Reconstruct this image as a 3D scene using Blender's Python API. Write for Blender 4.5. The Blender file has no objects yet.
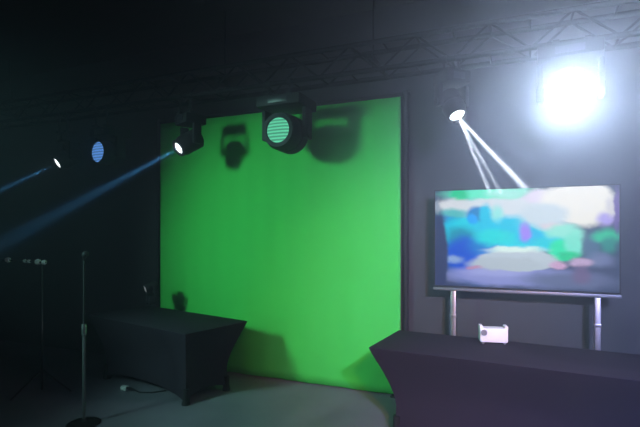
import bpy, bmesh, math, random
from mathutils import Vector, Matrix, Euler
random.seed(4)
S = bpy.context.scene
COL = S.collection
PI = math.pi

# ------------------------------------------------------------------ camera model (used to place things in the room)
F = 470.0; CX = 320.0; HY = 232.0; EYE = 1.75
CA, SA = math.cos(math.radians(23)), math.sin(math.radians(23))
def ray(px, py):
    a = (px - CX) / F; b = (HY - py) / F
    return Vector((a*CA - SA, a*SA + CA, b))
def at_y(px, py, y):
    d = ray(px, py); t = y / d.y
    return Vector((d.x*t, y, EYE + d.z*t))
def at_z(px, py, z):
    d = ray(px, py); t = (z - EYE) / d.z
    return Vector((d.x*t, d.y*t, z))

cam = bpy.data.cameras.new('camera'); camo = bpy.data.objects.new('camera', cam); COL.objects.link(camo)
camo.location = (0, 0, EYE); camo.rotation_euler = (PI/2, 0, math.radians(23))
cam.sensor_width = 36; cam.lens = F/640*36; cam.shift_y = (HY - 213.5)/640
cam.clip_start = .05
S.camera = camo
S.view_settings.view_transform = 'Standard'; S.view_settings.look = 'None'
S.view_settings.exposure = 0; S.view_settings.gamma = 1; S.view_settings.use_curve_mapping = False
w = bpy.data.worlds.new('world'); S.world = w; w.use_nodes = True
w.node_tree.nodes['Background'].inputs[0].default_value = (0, 0, 0, 1)
w.node_tree.nodes['Background'].inputs[1].default_value = 0

# ------------------------------------------------------------------ materials
def lin(c):
    c = c/255.0
    return c/12.92 if c <= .04045 else ((c+.055)/1.055)**2.4
def srgb(r, g, b): return (lin(r), lin(g), lin(b), 1)
def mat(name, col, rough=.6, metal=0, noise=0, nscale=8, bump=0, spec=.5, sheen=0):
    m = bpy.data.materials.new(name); m.use_nodes = True
    nt = m.node_tree; p = nt.nodes['Principled BSDF']
    p.inputs['Base Color'].default_value = (*col[:3], 1)
    p.inputs['Roughness'].default_value = rough; p.inputs['Metallic'].default_value = metal
    p.inputs['Specular IOR Level'].default_value = spec
    if sheen: p.inputs['Sheen Weight'].default_value = sheen
    tc = nt.nodes.new('ShaderNodeTexCoord')
    n = nt.nodes.new('ShaderNodeTexNoise'); n.inputs['Scale'].default_value = nscale; n.inputs['Detail'].default_value = 6
    nt.links.new(tc.outputs['Object'], n.inputs['Vector'])
    if noise:
        mx = nt.nodes.new('ShaderNodeMix'); mx.data_type = 'RGBA'
        mx.inputs[6].default_value = (*[c*(1-noise) for c in col[:3]], 1)
        mx.inputs[7].default_value = (*[min(1, c*(1+noise)) for c in col[:3]], 1)
        nt.links.new(n.outputs['Fac'], mx.inputs[0]); nt.links.new(mx.outputs[2], p.inputs['Base Color'])
    if bump:
        b = nt.nodes.new('ShaderNodeBump'); b.inputs['Strength'].default_value = bump; b.inputs['Distance'].default_value = .02
        nt.links.new(n.outputs['Fac'], b.inputs['Height']); nt.links.new(b.outputs['Normal'], p.inputs['Normal'])
    return m
def emit(name, col, strength, stripes=None):
    m = bpy.data.materials.new(name); m.use_nodes = True; nt = m.node_tree; nt.nodes.clear()
    out = nt.nodes.new('ShaderNodeOutputMaterial'); e = nt.nodes.new('ShaderNodeEmission')
    e.inputs[0].default_value = (*col[:3], 1); e.inputs[1].default_value = strength
    nt.links.new(e.outputs[0], out.inputs[0])
    if stripes:   # rows of lit diodes across the lens
        tc = nt.nodes.new('ShaderNodeTexCoord'); wv = nt.nodes.new('ShaderNodeTexWave')
        wv.bands_direction = 'Y'; wv.inputs['Scale'].default_value = stripes; wv.inputs['Distortion'].default_value = .4
        wv.inputs['Detail'].default_value = 0
        mr = nt.nodes.new('ShaderNodeMapRange'); mr.inputs[3].default_value = .45*strength; mr.inputs[4].default_value = 1.25*strength
        nt.links.new(tc.outputs['Object'], wv.inputs['Vector']); nt.links.new(wv.outputs['Fac'], mr.inputs[0])
        nt.links.new(mr.outputs[0], e.inputs[1])
    return m
M_wall = mat('black_wall_paint', (.03, .032, .036), .8, noise=.3, nscale=3)
M_ceil = mat('black_ceiling', (.01, .01, .011), .9, noise=.3)
M_floor = mat('grey_concrete', (.155, .145, .19), .65, noise=.35, nscale=2.2, bump=.05)
M_green = mat('chroma_green_cloth', (.06, .56, .088), .85, noise=.06, nscale=2, bump=.04, spec=.15)
M_black = mat('black_powder_coat', (.014, .014, .016), .6, noise=.2, nscale=30, spec=.2)
M_plastic = mat('black_plastic', (.014, .014, .016), .6, noise=.2, nscale=40, spec=.2)
M_truss = mat('matte_black_truss_paint', (.007, .007, .008), .8, noise=.2, nscale=30, spec=.15)
M_rail = mat('dark_grey_metal', (.16, .165, .18), .45, .6, noise=.15, nscale=25)
M_metal = mat('dull_steel', (.42, .43, .45), .35, 1, noise=.15, nscale=25)
M_chrome = mat('bright_chrome', (.75, .76, .78), .2, 1, noise=.05, nscale=25)
M_spandex = mat('black_stretch_fabric', (.020, .015, .025), .8, noise=.25, nscale=60, bump=.05, spec=.15)
M_white = mat('white_plastic', (.8, .79, .82), .45, noise=.04, nscale=20)
M_grey = mat('grey_plastic', (.2, .2, .22), .5, noise=.1, nscale=20)
M_glassdark = mat('dark_lens_glass', (.01, .01, .02), .4, noise=.1, nscale=10)

# ------------------------------------------------------------------ mesh helpers
def box(bm, c, s, bev=0, rot=None, seg=2):
    r = bmesh.ops.create_cube(bm, size=1)
    vs = r['verts']
    bmesh.ops.scale(bm, vec=Vector(s), verts=vs)
    if bev:
        es = list({e for v in vs for e in v.link_edges})
        rr = bmesh.ops.bevel(bm, geom=es, offset=bev, segments=seg, affect='EDGES', profile=.6)
        vs = list({v for v in rr['verts']} | {v for f in rr['faces'] for v in f.verts} | {v for v in vs if v.is_valid})
        vs = [v for v in vs if v.is_valid]
    if rot is not None: bmesh.ops.rotate(bm, cent=(0, 0, 0), matrix=rot, verts=vs)
    bmesh.ops.translate(bm, vec=Vector(c), verts=vs)
def basis(d):
    d = Vector(d).normalized(); return d.to_track_quat('Z', 'Y').to_matrix()
def tube(bm, a, b, r, r2=None, seg=14):
    a = Vector(a); b = Vector(b); d = b - a
    rr = bmesh.ops.create_cone(bm, cap_ends=True, segments=seg, radius1=r, radius2=r if r2 is None else r2, depth=d.length)
    bmesh.ops.rotate(bm, cent=(0, 0, 0), matrix=basis(d), verts=rr['verts'])
    bmesh.ops.translate(bm, vec=(a+b)/2, verts=rr['verts'])
def lathe(bm, prof, origin, axis, seg=28):
    """prof: (radius, distance along axis)"""
    R = basis(axis); o = Vector(origin); rings = []
    for r, h in prof:
        if r < 1e-5: rings.append([bm.verts.new(o + R @ Vector((0, 0, h)))])
        else: rings.append([bm.verts.new(o + R @ Vector((r*math.cos(2*PI*k/seg), r*math.sin(2*PI*k/seg), h))) for k in range(seg)])
    for A, B in zip(rings, rings[1:]):
        for k in range(seg):
            q = (k+1) % seg
            if len(A) == 1 and len(B) == 1: continue
            if len(A) == 1: bm.faces.new((A[0], B[k], B[q]))
            elif len(B) == 1: bm.faces.new((A[k], B[0], A[q]))
            else: bm.faces.new((A[k], B[k], B[q], A[q]))
def base_matrix(o): return Matrix.Translation(o.location) @ o.rotation_euler.to_matrix().to_4x4()
def obj(name, bm, m, parent=None, smooth=True):
    bmesh.ops.recalc_face_normals(bm, faces=bm.faces)
    me = bpy.data.meshes.new(name); bm.to_mesh(me); bm.free()
    me.materials.append(m)
    if smooth:
        for p in me.polygons: p.use_smooth = True
        try: me.set_sharp_from_angle(angle=math.radians(35))
        except Exception: pass
    o = bpy.data.objects.new(name, me); COL.objects.link(o)
    if parent is not None:
        o.parent = parent
        if parent.parent is None: o.matrix_parent_inverse = base_matrix(parent).inverted()   # meshes are drawn in room coordinates
    return o
def thing(name, label, cat, loc=(0, 0, 0), group=None, rz=0):
    o = bpy.data.objects.new(name, None); COL.objects.link(o)
    o.empty_display_size = .1
    o.location = loc; o.rotation_euler = (0, 0, rz)
    o['label'] = label; o['category'] = cat
    if group: o['group'] = group
    return o
def tag(o, label, cat, group=None, kind=None):
    o['label'] = label; o['category'] = cat
    if group: o['group'] = group
    if kind: o['kind'] = kind
    return o
def struct(name, c, s, m):
    bm = bmesh.new(); box(bm, c, s)
    o = obj(name, bm, m, smooth=False); o['kind'] = 'structure'
    return o
def light(name, kind, loc, aim, power, col, parent=None, size=None, blend=.3, radius=.05):
    l = bpy.data.lights.new(name, kind); l.energy = power; l.color = col
    if kind == 'SPOT': l.spot_size = math.radians(size); l.spot_blend = blend; l.shadow_soft_size = radius
    if kind == 'POINT': l.shadow_soft_size = radius
    if kind == 'AREA': l.shape = 'DISK'; l.size = radius*2
    o = bpy.data.objects.new(name, l); COL.objects.link(o)
    o.location = loc
    o.rotation_euler = (Vector(aim) - Vector(loc)).to_track_quat('-Z', 'Y').to_euler()
    return o

# ------------------------------------------------------------------ room shell
WY = 5.0; CH = 4.2
XL, XR, YF = -8.2, 3.0, -3.0
struct('floor', ((XL+XR)/2, (YF+WY)/2, -.05), (XR-XL, WY-YF, .1), M_floor)
struct('ceiling', ((XL+XR)/2, (YF+WY)/2, CH+.05), (XR-XL, WY-YF, .1), M_ceil)
struct('wall_back', ((XL+XR)/2, WY+.06, CH/2), (XR-XL, .12, CH), M_wall)
struct('wall_left', (XL-.06, (YF+WY)/2, CH/2), (.12, WY-YF, CH), M_wall)
struct('wall_right', (XR+.06, (YF+WY)/2, CH/2), (.12, WY-YF, CH), M_wall)
struct('wall_front', ((XL+XR)/2, YF-.06, CH/2), (XR-XL, .12, CH), M_wall)

# ------------------------------------------------------------------ green backdrop
GX0, GX1, GT = -4.40, -1.165, 3.19
gy = WY - .05
t = thing('green_backdrop', 'large bright green chroma key cloth hung on a black pipe frame against the wall', 'backdrop', ((GX0+GX1)/2, gy, 0))
bm = bmesh.new(); nx, nz = 90, 30; grid = []
for j in range(nz+1):
    row = []
    for i in range(nx+1):
        x = GX0 + (GX1-GX0)*i/nx; z = .012 + (GT-.012)*j/nz
        y = gy - .012 + .006*math.sin(x*9+.6*math.sin(z*1.7)) * (1-.6*j/nz) + .004*math.sin(x*23)
        row.append(bm.verts.new((x, y, z)))
    grid.append(row)
for j in range(nz):
    for i in range(nx): bm.faces.new((grid[j][i], grid[j][i+1], grid[j+1][i+1], grid[j+1][i]))
cloth = obj('cloth', bm, M_green, t)
sm = cloth.modifiers.new('solid', 'SOLIDIFY'); sm.thickness = .004
bm = bmesh.new(); tube(bm, (GX0-.08, gy+.01, GT+.03), (GX1+.10, gy+.01, GT+.03), .022); obj('crossbar', bm, M_black, t)
for x in (GX0-.06, GX1+.055):
    bm = bmesh.new(); tube(bm, (x, gy, 0), (x, gy, GT+.06), .028); box(bm, (x, gy-.03, .008), (.3, .12, .016), .004)
    obj('upright', bm, M_black, t)

# ------------------------------------------------------------------ overhead truss
TY, TZ, TH = 4.38, 3.27, .26
t = thing('lighting_truss', 'long black box truss under the ceiling carrying the row of stage lights', 'truss', (-2.5, TY, TZ))
for dy in (-TH/2, TH/2):
    for dz in (0, TH):
        bm = bmesh.new(); tube(bm, (-7.2, TY+dy, TZ+dz), (2.3, TY+dy, TZ+dz), .024); obj('chord', bm, M_truss, t)
bm = bmesh.new(); n = 30; step = 9.5/n
for i in range(n):
    x0 = -7.2 + i*step; x1 = x0 + step; a, b = (0, TH) if i % 2 else (TH, 0)
    for dy in (-TH/2, TH/2): tube(bm, (x0, TY+dy, TZ+a), (x1, TY+dy, TZ+b), .01, seg=8)
    for dz in (0, TH): tube(bm, (x0, TY-TH/2, TZ+dz), (x0, TY+TH/2, TZ+dz), .009, seg=8)
obj('lacing', bm, M_truss, t)
for x in (-6.6, -3.0, -1.3, 1.9):
    bm = bmesh.new(); tube(bm, (x, TY, TZ+TH/2), (x, TY, CH), .008, seg=8); box(bm, (x, TY, TZ+TH/2), (.06, TH+.06, .05), .008)
    obj('hanger', bm, M_truss, t)

# ------------------------------------------------------------------ moving-head lights
def moving_head(label, lens_px, y, aim, R, L, lens_r, lensmat, group='stage lights along the truss', hang=True, floor_z=0, big=False):
    lens = at_y(*lens_px, y); d = Vector(aim).normalized()
    c = lens - d*(L*.55)                     # tilt axis
    h = Vector((d.x, d.y, 0)).normalized(); side = Vector((-h.y, h.x, 0)); up = 1 if hang else -1
    arm = R + .035
    reach = max(L*.62, R*1.25)
    zb = c.z + up*reach                      # face of the base box towards the head
    bh = .11
    ztop = zb + up*bh
    root = thing('moving_head_light', label, 'stage light', (c.x, c.y, ztop if not hang else TZ), group)
    rotz = Matrix.Rotation(math.atan2(h.y, h.x), 3, 'Z')
    bm = bmesh.new(); box(bm, (c.x, c.y, zb+up*bh/2), (R*2.2, R*2.5, bh), .018, rotz)
    b = obj('base', bm, M_plastic, root)
    bm = bmesh.new()
    p = Vector((c.x, c.y, zb+up*bh/2)) + h*(R*1.1+.003)
    box(bm, p, (.006, R*1.1, bh*.5), .002, rotz); obj('display', bm, M_glassdark, b)
    for s in (-1, 1):
        bm = bmesh.new()
        p = Vector((c.x, c.y, 0)) + side*(s*arm)
        lo, hi = c.z - up*R*.35, zb - up*.002
        box(bm, (p.x, p.y, (lo+hi)/2), (R*.85, .04, abs(hi-lo)), .014, rotz)
        tube(bm, Vector((p.x, p.y, c.z))-side*s*.035, Vector((p.x, p.y, c.z))+side*s*.028, R*.3)
        obj('yoke_arm', bm, M_plastic, root)
    bm = bmesh.new()
    lathe(bm, [(0, -L), (R*.55, -L), (R*.8, -L*.94), (R*.92, -L*.8), (R*.94, -L*.5), (R*.9, -L*.46), (R*.98, -L*.42), (R*.98, -L*.2),
               (max(R*.86, lens_r*1.12), -.03), (max(R*.86, lens_r*1.12), .012), (lens_r*1.03, .014), (lens_r*1.02, -.012), (0, -.012)], lens, d)
    for k in range(7):
        q = lens - d*(L*(.55+.05*k)); lathe(bm, [(R*.9, -.004), (R*1.0, -.004), (R*1.0, .004), (R*.9, .004)], q, d)
    hd = obj('head', bm, M_black, root)
    bm = bmesh.new()
    lathe(bm, [(0, .016), (lens_r*.5, .012), (lens_r*.85, .004), (lens_r, -.004), (lens_r, -.010), (0, -.010)], (0, 0, 0), (0, 0, 1))
    me = bpy.data.meshes.new('lens'); bmesh.ops.recalc_face_normals(bm, faces=bm.faces); bm.to_mesh(me); bm.free(); me.materials.append(lensmat)
    for pl in me.polygons: pl.use_smooth = True
    lo = bpy.data.objects.new('lens', me); COL.objects.link(lo); lo.parent = hd
    # lens mesh keeps its own axes so the diode rows run level
    q = d.to_track_quat('Z', 'Y').to_matrix().to_4x4()
    lo.location = lens; lo.rotation_euler = q.to_euler()
    if hang:
        for s in (-1, 1):
            p = Vector((c.x, c.y, 0)) + Vector((s*R*.6, 0, 0))
            bm = bmesh.new()
            cy = TY - TH/2
            box(bm, (p.x, (c.y+cy)/2, ztop+.012), (.05, abs(c.y-cy)+.08, .024), .004)
            tube(bm, (p.x, cy, ztop), (p.x, cy, TZ-.02), .012)
            lathe(bm, [(.026, -.024), (.036, -.024), (.036, .024), (.026, .024), (.026, -.024)], (p.x, cy, TZ), (1, 0, 0), 20)
            obj('clamp', bm, M_black, root)
    else:
        for sx in (-1, 1):
            for sy in (-1, 1):
                q = Vector((c.x, c.y, 0)) + h*(sx*R*.8) + side*(sy*R*.9); bm = bmesh.new()
                tube(bm, (q.x, q.y, ztop-.015), (q.x, q.y, ztop+.004), .014); obj('foot', bm, M_black, root)
    return root, lens, d, ztop

E_beam = emit('cool_white_beam_lens', (.78, .88, 1.0), 4)
E_beam_left = emit('pale_beam_lens', (.80, .92, 1.0), 4)
E_teal = emit('teal_diode_lens', srgb(110, 235, 190), .80, 9.5)
E_blue = emit('blue_diode_lens', srgb(95, 155, 240), .9, 9.5)
E_white = emit('white_wash_lens', (1, 1, 1), 1.2)
front = (0, -1, 0)
BD = (-.703, -1.55, -1.07)
wA = moving_head('large moving head with teal striped lens hanging before the top of the green cloth', (278, 130), 4.22, front, .20, .36, .128, E_teal)
wC = moving_head('moving head with blue striped lens hanging in the dark left of the green cloth', (98, 152), 4.22, (-.12, -1, 0), .15, .32, .122, E_blue)
bB = moving_head('beam light sending a blue ray leftward from the upper left corner of green cloth', (179, 148), 4.22, BD, .115, .30, .066, E_beam_left)
bD = moving_head('beam light sending a short blue ray towards the left edge, leftmost of the row', (58, 163), 4.22, BD, .115, .30, .066, E_beam_left)
eaim = at_y(545, 300, 3.5) - at_y(457, 115, 4.2)
bE = moving_head('beam light throwing thin white rays down across the television', (457, 115), 4.2, eaim, .10, .26, .066, E_beam)
wF = moving_head('dazzling white wash light above the right half of the television', (570, 95), 4.22, (-.08, -1, -.40), .19, .34, .15, E_white)
# small one standing on the left table
E_small = emit('dim_grey_lens', (.5, .6, .68), .32)

# ------------------------------------------------------------------ covered tables
def covered_table(label, corner, rz, length, depth, H=.76, pinch=.2):
    """corner: room position (x, y) of the table's near-left or near-right top corner; built from its centre"""
    root = thing('covered_table', label, 'table', (corner[0], corner[1], 0), 'tables in black stretch covers', rz)
    R = Matrix.Rotation(rz, 3, 'Z'); o = Vector((corner[0], corner[1], 0))
    hx, hy = length/2, depth/2
    # perimeter parameter list: (side, s)  s in 0..1
    NS, NL, NZ = 14, 30, 22
    per = []
    for side, n in ((0, NL), (1, NS), (2, NL), (3, NS)):
        for k in range(n): per.append((side, k/n))
    def corner_in(h):                # inset of each corner at drop h (0 at top, 1 at the floor)
        return pinch*(math.sin(min(1, h*1.25)*PI/2)**1.1) - .045*max(0, (h-.6)/.4)**1.5*1
    def pt(side, s, h):
        ci = corner_in(h)
        ax, ay = hx-ci*.92, hy-ci*.75
        bow = (4*s*(1-s))**.8
        b = bow*(.055*math.sin(min(1, h*1.4)*PI/2))*(1.0 if side in (0, 2) else .8)
        z = H*(1-h)
        arch = (4*s*(1-s))**.45*.10
        z = arch*h + z
        if h == 0: z = H
        if side == 0: return Vector((-ax+2*ax*s, -ay+b, z))
        if side == 1: return Vector((ax-b, -ay+2*ay*s, z))
        if side == 2: return Vector((ax-2*ax*s, ay-b, z))
        return Vector((-ax+b, ay-2*ay*s, z))
    bm = bmesh.new(); rings = []
    hs = [0, .012, .03] + [.06+(1-.06)*k/NZ for k in range(NZ+1)]
    for h in hs:
        rings.append([bm.verts.new(o + R @ (pt(sd, s, h) + Vector((0, 0, .0 if h else 0)))) for sd, s in per])
    n = len(per)
    for A, B in zip(rings, rings[1:]):
        for k in range(n): bm.faces.new((A[k], A[(k+1) % n], B[(k+1) % n], B[k]))
    # inner ring and top
    inn = [bm.verts.new(o + R @ Vector((pt(sd, s, 0).x*.985, pt(sd, s, 0).y*.96, H+.006))) for sd, s in per]
    for k in range(n): bm.faces.new((inn[k], inn[(k+1) % n], rings[0][(k+1) % n], rings[0][k]))
    bm.faces.new(inn)
    cv = obj('cover', bm, M_spandex, root)
    ci = corner_in(1)
    for sx in (-1, 1):
        for sy in (-1, 1):
            bm = bmesh.new(); p = o + R @ Vector((sx*(hx-ci*.92-.035), sy*(hy-ci*.75-.03), 0))
            lathe(bm, [(0, .0), (.042, 0), (.045, .006), (.034, .05), (.03, .16), (0, .16)], p, (0, 0, 1), 18)
            obj('foot_pocket', bm, M_plastic, root)
    return root
def place(cx, cy, rz, lx, ly):       # centre of a table from one known corner
    R = Matrix.Rotation(rz, 3, 'Z'); v = R @ Vector((lx, ly, 0)); return (cx+v.x, cy+v.y)
rzR = math.radians(-5)
covered_table('right table under a black stretch cover, below the television', place(-1.19, 3.87, rzR, 1.22, .40), rzR, 2.44, .80, pinch=.22)
rzL = math.radians(-13)
covered_table('left table under a black stretch cover, in the dark before the green cloth', place(-2.97, 3.67, rzL, -.915, .42), rzL, 1.83, .84, pinch=.2)

# ------------------------------------------------------------------ television and its stand
tvL = at_y(434, 287, 4.72); tvR = at_y(621, 296.5, 4.72)
tx0, tx1 = tvL.x, tvR.x; z0 = 1.215; z1 = 2.165; ty = 4.72
t = thing('television', 'wide flat television showing a bright blue and white seascape on a stand', 'television', ((tx0+tx1)/2, ty, z0))
bm = bmesh.new(); box(bm, ((tx0+tx1)/2, ty+.025, (z0+z1)/2), (tx1-tx0, .04, z1-z0), .008)
box(bm, ((tx0+tx1)/2, ty+.06, (z0+z1)/2-.12), ((tx1-tx0)*.6, .05, (z1-z0)*.5), .02)
obj('housing', bm, M_plastic, t)
# picture on the screen, with lamp glare painted in at the upper right
def screen_material():
    m = bpy.data.materials.new('lit_screen_picture'); m.use_nodes = True; nt = m.node_tree; nt.nodes.clear()
    N, Lk = nt.nodes.new, nt.links.new
    out = N('ShaderNodeOutputMaterial'); e = N('ShaderNodeEmission'); e.inputs[1].default_value = TV_STRENGTH
    Lk(e.outputs[0], out.inputs[0])
    uv = N('ShaderNodeUVMap'); nz = N('ShaderNodeTexNoise'); nz.inputs['Scale'].default_value = 9; nz.inputs['Detail'].default_value = 5; nz.inputs['Roughness'].default_value = .6
    Lk(uv.outputs[0], nz.inputs['Vector'])
    s1 = N('ShaderNodeVectorMath'); s1.operation = 'SUBTRACT'; s1.inputs[1].default_value = (.5, .5, .5); Lk(nz.outputs['Color'], s1.inputs[0])
    s2 = N('ShaderNodeVectorMath'); s2.operation = 'MULTIPLY'; s2.inputs[1].default_value = (.05, .09, 0); Lk(s1.outputs[0], s2.inputs[0])
    s3 = N('ShaderNodeVectorMath'); s3.operation = 'ADD'; Lk(uv.outputs[0], s3.inputs[0]); Lk(s2.outputs[0], s3.inputs[1])
    vec = s3.outputs[0]
    cur = None
    base = srgb(62, 74, 112)
    for (px, py, rx, ry, c, soft) in BLOBS:
        top = 190 - .032*(px-434); bot = 287 + .051*(px-434); H = bot-top
        cu, cv = (px-434)/187, 1-(py-top)/H
        d = N('ShaderNodeVectorMath'); d.operation = 'SUBTRACT'; d.inputs[1].default_value = (cu, cv, 0); Lk(vec, d.inputs[0])
        k = N('ShaderNodeVectorMath'); k.operation = 'MULTIPLY'; k.inputs[1].default_value = (187/rx, H/ry, 0); Lk(d.outputs[0], k.inputs[0])
        l = N('ShaderNodeVectorMath'); l.operation = 'LENGTH'; Lk(k.outputs[0], l.inputs[0])
        mr = N('ShaderNodeMapRange'); mr.interpolation_type = 'SMOOTHSTEP'
        mr.inputs[1].default_value = 1+soft; mr.inputs[2].default_value = 1-soft; mr.inputs[3].default_value = 0; mr.inputs[4].default_value = 1
        Lk(l.outputs['Value'], mr.inputs[0])
        mx = N('ShaderNodeMix'); mx.data_type = 'RGBA'
        if cur is None: mx.inputs[6].default_value = base
        else: Lk(cur, mx.inputs[6])
        mx.inputs[7].default_value = srgb(*c); Lk(mr.outputs[0], mx.inputs[0]); cur = mx.outputs[2]
    Lk(cur, e.inputs[0])
    return m
TV_STRENGTH = 1.04
BLOBS = [
    (478, 236, 40, 46, (0, 105, 205), .25), (508, 232, 66, 25, (0, 212, 238), .2), (512, 224, 34, 12, (0, 200, 240), .4), (464, 238, 17, 10, (0, 150, 185), .5),
    (468, 256, 22, 19, (10, 80, 215), .35), (488, 247, 16, 10, (0, 120, 215), .5), (500, 238, 20, 8, (15, 222, 232), .5),
    (522, 205, 82, 12, (216, 226, 238), .3), (492, 192, 46, 6, (100, 240, 205), .5), (462, 194, 10, 6, (0, 205, 145), .5), (512, 192, 20, 4, (170, 240, 230), .5),
    (455, 205, 19, 7, (216, 222, 232), .4), (455, 213, 16, 4, (80, 190, 195), .6), (482, 213, 12, 7, (0, 125, 205), .4), (491, 213, 7, 9, (0, 200, 240), .4), (503, 213, 6, 8, (150, 232, 232), .7),
    (476, 219, 6, 5, (5, 165, 255), .5), (545, 196, 14, 7, (228, 222, 245), .5), (588, 203, 30, 24, (240, 240, 238), .15), (571, 201, 24, 18, (240, 240, 238), .25), (550, 215, 24, 12, (206, 222, 236), .35), (560, 227, 14, 4, (220, 215, 228), .6),  # the big near-white blobs paint the lamp's glare into the picture
    (570, 236, 18, 11, (150, 235, 222), .35), (538, 238, 14, 8, (0, 190, 245), .4), (532, 233, 6, 9, (165, 130, 250), .5),
    (556, 245, 18, 7, (0, 210, 235), .5), (567, 252, 12, 11, (0, 230, 175), .35), (579, 246, 9, 13, (120, 230, 210), .45), (574, 258, 10, 4, (0, 205, 145), .6),
    (596, 250, 8, 18, (78, 108, 145), .4), (609, 237, 13, 7, (40, 195, 155), .5), (612, 247, 7, 9, (35, 140, 135), .6), (609, 219, 8, 8, (172, 160, 235), .5), (613, 206, 5, 10, (215, 215, 225), .6),
    (619, 210, 3, 22, (110, 90, 165), .5), (604, 262, 12, 7, (110, 122, 168), .6), (520, 279, 76, 10, (140, 148, 215), .35), (500, 275, 30, 4, (160, 168, 228), .6), (575, 284, 42, 9, (98, 110, 152), .5),
    (523, 262, 42, 11, (190, 205, 220), .12), (512, 266, 40, 7, (182, 196, 210), .25), (520, 251, 28, 3, (225, 248, 245), .6), (565, 267, 8, 4, (205, 165, 208), .5), (586, 265, 10, 5, (190, 165, 205), .5), (586, 278, 8, 9, (110, 98, 142), .5),
    (455, 260, 10, 4, (140, 170, 222), .6), (478, 269, 8, 2, (190, 140, 180), .6), (439, 258, 9, 46, (52, 62, 104), .25), (437, 206, 3, 7, (150, 165, 185), .6),
]
bm = bmesh.new()
bz = .012
vs = [bm.verts.new(p) for p in ((tx0+bz, ty-.001+.004, z0+bz), (tx1-bz, ty-.001+.004, z0+bz), (tx1-bz, ty+.003, z1-bz), (tx0+bz, ty+.003, z1-bz))]
vb = [bm.verts.new(v.co+Vector((0, .012, 0))) for v in vs]
uvl = bm.loops.layers.uv.new('UVMap')
f = bm.faces.new(vs)
for lp, c in zip(f.loops, ((0, 0), (1, 0), (1, 1), (0, 1))): lp[uvl].uv = c
for k in range(4):
    g = bm.faces.new((vs[k], vb[k], vb[(k+1) % 4], vs[(k+1) % 4]))
    for lp in g.loops: lp[uvl].uv = (.5, .02)
g = bm.faces.new(vb[::-1])
for lp in g.loops: lp[uvl].uv = (.5, .02)
bmesh.ops.recalc_face_normals(bm, faces=bm.faces)
me = bpy.data.meshes.new('screen'); bm.to_mesh(me); bm.free(); me.materials.append(screen_material())
so = bpy.data.objects.new('screen', me); COL.objects.link(so); so.parent = t
so.location = (0, -.006, 0); so.matrix_parent_inverse = base_matrix(t).inverted()
fb = bmesh.new()
box(fb, ((tx0+tx1)/2, ty, z0+bz/2), (tx1-tx0, .014, bz), .003); box(fb, ((tx0+tx1)/2, ty, z1-bz/2), (tx1-tx0, .014, bz), .003)
box(fb, (tx0+bz/2, ty, (z0+z1)/2), (bz, .014, z1-z0), .003); box(fb, (tx1-bz/2, ty, (z0+z1)/2), (bz, .014, z1-z0), .003)
obj('bezel', fb, M_plastic, t)

lx0 = at_y(453, 300, ty).x; lx1 = at_y(598, 300, ty).x
t = thing('television_stand', 'steel two legged stand holding up the television behind the right table', 'stand', ((lx0+lx1)/2, ty+.05, 0))
bm = bmesh.new(); box(bm, ((tx0+tx1)/2, ty+.02, z0-.022), (tx1-tx0+.01, .05, .03), .006); obj('rail', bm, M_rail, t)
for x in (lx0, lx1):
    bm = bmesh.new(); box(bm, (x, ty+.03, z0/2), (.05, .04, z0-.04), .008); box(bm, (x, ty+.03, .93), (.058, .048, .03), .005); obj('leg', bm, M_metal, t)
    bm = bmesh.new(); box(bm, (x, ty+.02, .02), (.07, .42, .04), .01); obj('foot', bm, M_black, t)
bm = bmesh.new(); tube(bm, (lx0, ty+.035, .45), (lx1, ty+.035, .45), .015); obj('brace', bm, M_black, t)

# ------------------------------------------------------------------ white box on the right table
p = at_y(493, 340, 4.44); zt = .767
t = thing('white_box', 'small white box with a round dark spot standing on the right table', 'box', (p.x, 4.44, zt), None, math.radians(10))
R = Matrix.Rotation(math.radians(12), 3, 'Z'); o = Vector((p.x, 4.44, zt))
def L3(x, y, z): return o + R @ Vector((x, y, z))
bm = bmesh.new(); box(bm, L3(0, 0, .075), (.235, .12, .125), .016, R); obj('body', bm, M_white, t)
for s in (-1, 1):
    bm = bmesh.new(); box(bm, L3(s*.105, 0, .142), (.03, .11, .03), .008, R); obj('end_ridge', bm, M_white, t)
bm = bmesh.new(); lathe(bm, [(0, 0), (.026, 0), (.026, .012), (.018, .014), (.016, .006), (0, .006)], L3(-.085, -.0595, .10), R @ Vector((0, -1, 0)), 24); obj('dial', bm, M_grey, t)
for sx in (-1, 1):
    for sy in (-1, 1):
        bm = bmesh.new(); tube(bm, L3(sx*.09, sy*.04, 0), L3(sx*.09, sy*.04, .016), .012); obj('foot', bm, M_grey, t)

# ------------------------------------------------------------------ left side: stands and small things in the dark
pb = at_z(84, 424, 0)
t = thing('microphone_stand', 'slim upright stand with a dark flat head, in front of the left table', 'stand', pb)
bm = bmesh.new(); lathe(bm, [(0, 0), (.14, 0), (.14, .012), (.12, .022), (.03, .03), (.02, .05), (0, .05)], pb, (0, 0, 1), 32); obj('base', bm, M_black, t)
bm = bmesh.new(); tube(bm, pb+Vector((0, 0, .04)), pb+Vector((0, 0, .86)), .014); obj('lower_tube', bm, M_rail, t)
bm = bmesh.new(); tube(bm, pb+Vector((0, 0, .84)), pb+Vector((0, 0, 1.50)), .009); obj('upper_tube', bm, M_black, t)
bm = bmesh.new(); lathe(bm, [(0, -.05), (.02, -.05), (.024, -.03), (.024, .03), (.02, .05), (0, .05)], pb+Vector((0, 0, .86)), (0, 0, 1), 18); obj('clutch', bm, M_metal, t)
tip = pb+Vector((0, 0, 1.50)); ad = Vector((.55, -.4, .25)).normalized()
bm = bmesh.new(); lathe(bm, [(0, -.1), (.011, -.1), (.016, .04), (.018, .05), (.026, .06), (.029, .085), (.024, .11), (.012, .125), (0, .128)], tip+ad*.06, ad, 20); obj('microphone', bm, M_black, t)

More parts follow.
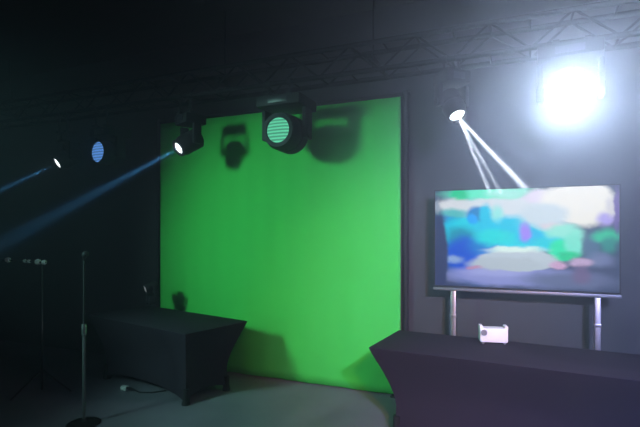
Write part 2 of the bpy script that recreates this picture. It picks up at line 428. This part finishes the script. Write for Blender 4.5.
pa = at_y(-6, 259, 3.35); pc = at_y(46, 262.5, 3.55)
t = thing('boom_stand', 'dark stand with a level boom arm of clips whitened as glints at the left edge', 'stand', (pc.x, pc.y, 0))
bx = pc + (pa-pc)*.08
bm = bmesh.new(); tube(bm, (bx.x, bx.y, .03), (bx.x, bx.y, bx.z), .012); obj('pole', bm, M_black, t)
for k in range(3):
    an = k*2*PI/3+.4; bm = bmesh.new()
    tube(bm, (bx.x, bx.y, .25), (bx.x+.32*math.cos(an), bx.y+.32*math.sin(an), .012), .010); obj('leg', bm, M_black, t)
bm = bmesh.new(); ext = pa + (pa-pc)*.6; tube(bm, pc, ext, .008); obj('boom', bm, M_black, t)
for fpx, q in ((8, .020), (25, .014), (29, .014), (38, .022), (44, .018)):
    s = (46-fpx)/52.0; c = pc + (pa-pc)*s; ax = (pa-pc).normalized(); bm = bmesh.new()
    lathe(bm, [(.007, -q), (q*1.2, -q), (q*1.5, 0), (q*1.2, q), (.007, q)], c, ax, 16); obj('clip', bm, M_white, t)  # clips coloured white to stand in for glints

# small beam light on left table
lens_small = at_y(146, 289, 4.45)
sm_ = moving_head('small moving head light standing on the left table, tilted down left', (146, 289), 4.45, (-.6, -1.1, -.35), .06, .15, .046, E_small, 'small light on the left table', hang=False)

pg = at_z(126, 388, .03)
t = thing('power_plug', 'small pale plug with a dark lead lying on the floor by the left table', 'plug', (pg.x, pg.y, 0))
bm = bmesh.new(); box(bm, (pg.x-.02, pg.y, .028), (.085, .05, .05), .014); obj('body', bm, M_white, t)
bm = bmesh.new(); tube(bm, (pg.x+.02, pg.y, .03), (pg.x+.075, pg.y+.01, .036), .016, .008)
pts = [Vector((pg.x+.07, pg.y+.01, .034)), Vector((pg.x+.12, pg.y+.02, .012)), Vector((pg.x+.2, pg.y+.0, .008)), Vector((pg.x+.32, pg.y+.05, .008)), Vector((pg.x+.42, pg.y+.16, .008))]
for a, b in zip(pts, pts[1:]): tube(bm, a, b, .007, seg=10)
obj('lead', bm, M_plastic, t)

# ------------------------------------------------------------------ haze
HD, HG = .055, .79
bm = bmesh.new(); box(bm, ((XL+XR)/2, (YF+WY)/2, CH/2), (XR-XL-.004, WY-YF-.004, CH-.004))
hm = bpy.data.materials.new('stage_haze'); hm.use_nodes = True; nt = hm.node_tree; nt.nodes.clear()
ou = nt.nodes.new('ShaderNodeOutputMaterial'); vs_ = nt.nodes.new('ShaderNodeVolumeScatter')
vs_.inputs['Color'].default_value = (.72, .82, 1, 1); vs_.inputs['Density'].default_value = HD; vs_.inputs['Anisotropy'].default_value = HG
nt.links.new(vs_.outputs[0], ou.inputs['Volume'])
hz = obj('haze', bm, hm, smooth=False); tag(hz, 'thin stage haze filling the dark room', 'haze', kind='stuff')

# ------------------------------------------------------------------ light from the lamps
fl, fd = wF[1], wF[2]
l = light('wash_lamp', 'AREA', fl+fd*.02, fl+fd, 43, (.72, .83, 1.0), radius=.14)
for (r_, pw) in ((bB, 1000), (bD, 1000)):
    l = r_[1]; light('beam_lamp', 'SPOT', l+r_[2]*.02, l+r_[2], pw, (.08, .40, 1.0), size=11, blend=1, radius=.03)
    light('beam_core_lamp', 'SPOT', l+r_[2]*.02, l+r_[2], pw*9, (.13, .55, 1.0), size=5.5, blend=1, radius=.012)
le = bE[1]
l = sm_[1]; light('small_beam_lamp', 'SPOT', l+sm_[2]*.02, l+sm_[2], 60, (.7, .85, 1.0), size=16, blend=1, radius=.02)
rm = bpy.data.materials.new('added_ray_haze'); rm.use_nodes = True; nt = rm.node_tree; nt.nodes.clear()
ou = nt.nodes.new('ShaderNodeOutputMaterial'); v2 = nt.nodes.new('ShaderNodeVolumeScatter')
v2.inputs['Color'].default_value = (.92, .96, 1, 1); v2.inputs['Density'].default_value = .38; v2.inputs['Anisotropy'].default_value = .3  # denser haze, added only inside the ray cones to make them show
nt.links.new(v2.outputs[0], ou.inputs['Volume'])
for (px, py, yy, sz, pw, ln, lab) in ((488, 188, 4.02, 2.6, 7000, .75, 'steepest thin white ray of light above the television, leftmost of the three rays'),
                                 (498, 188, 3.95, 2.0, 6000, .82, 'faint middle ray of the three white light rays above the television'),
                                 (525, 188, 3.8, 3.0, 9000, .95, 'brightest and most slanted white ray of light reaching the top of the television')):
    tg = at_y(px, py, yy); st = le + bE[2]*.02; dd = (tg-st).normalized()
    light('ray_lamp', 'SPOT', st, tg, pw, (.80, .88, 1.0), size=sz, blend=.5, radius=.012)
    bm = bmesh.new(); tube(bm, st+dd*.03, st+dd*ln, .014, .014+ln*math.tan(math.radians(sz*.55)), 20)
    rb = obj('light_ray', bm, rm, smooth=False); tag(rb, lab, 'light ray', 'white light rays above the television')
light('key_lamp', 'SPOT', (-4.9, 0, 3.1), (-2.1, 5, 1.1), 1130, (.42, 1.0, .92), size=56, blend=1, radius=.32)
light('blue_wash_lamp', 'SPOT', (2.2, -1.6, 3.7), (.65, 4.7, 1.25), 5000, (.38, .44, 1.0), size=48, blend=.8, radius=.12)
light('warm_wash_lamp', 'SPOT', (1.6, -1.8, 3.6), (-1.1, 5, .8), 1950, (1.0, .45, .06), size=30, blend=1, radius=.2)
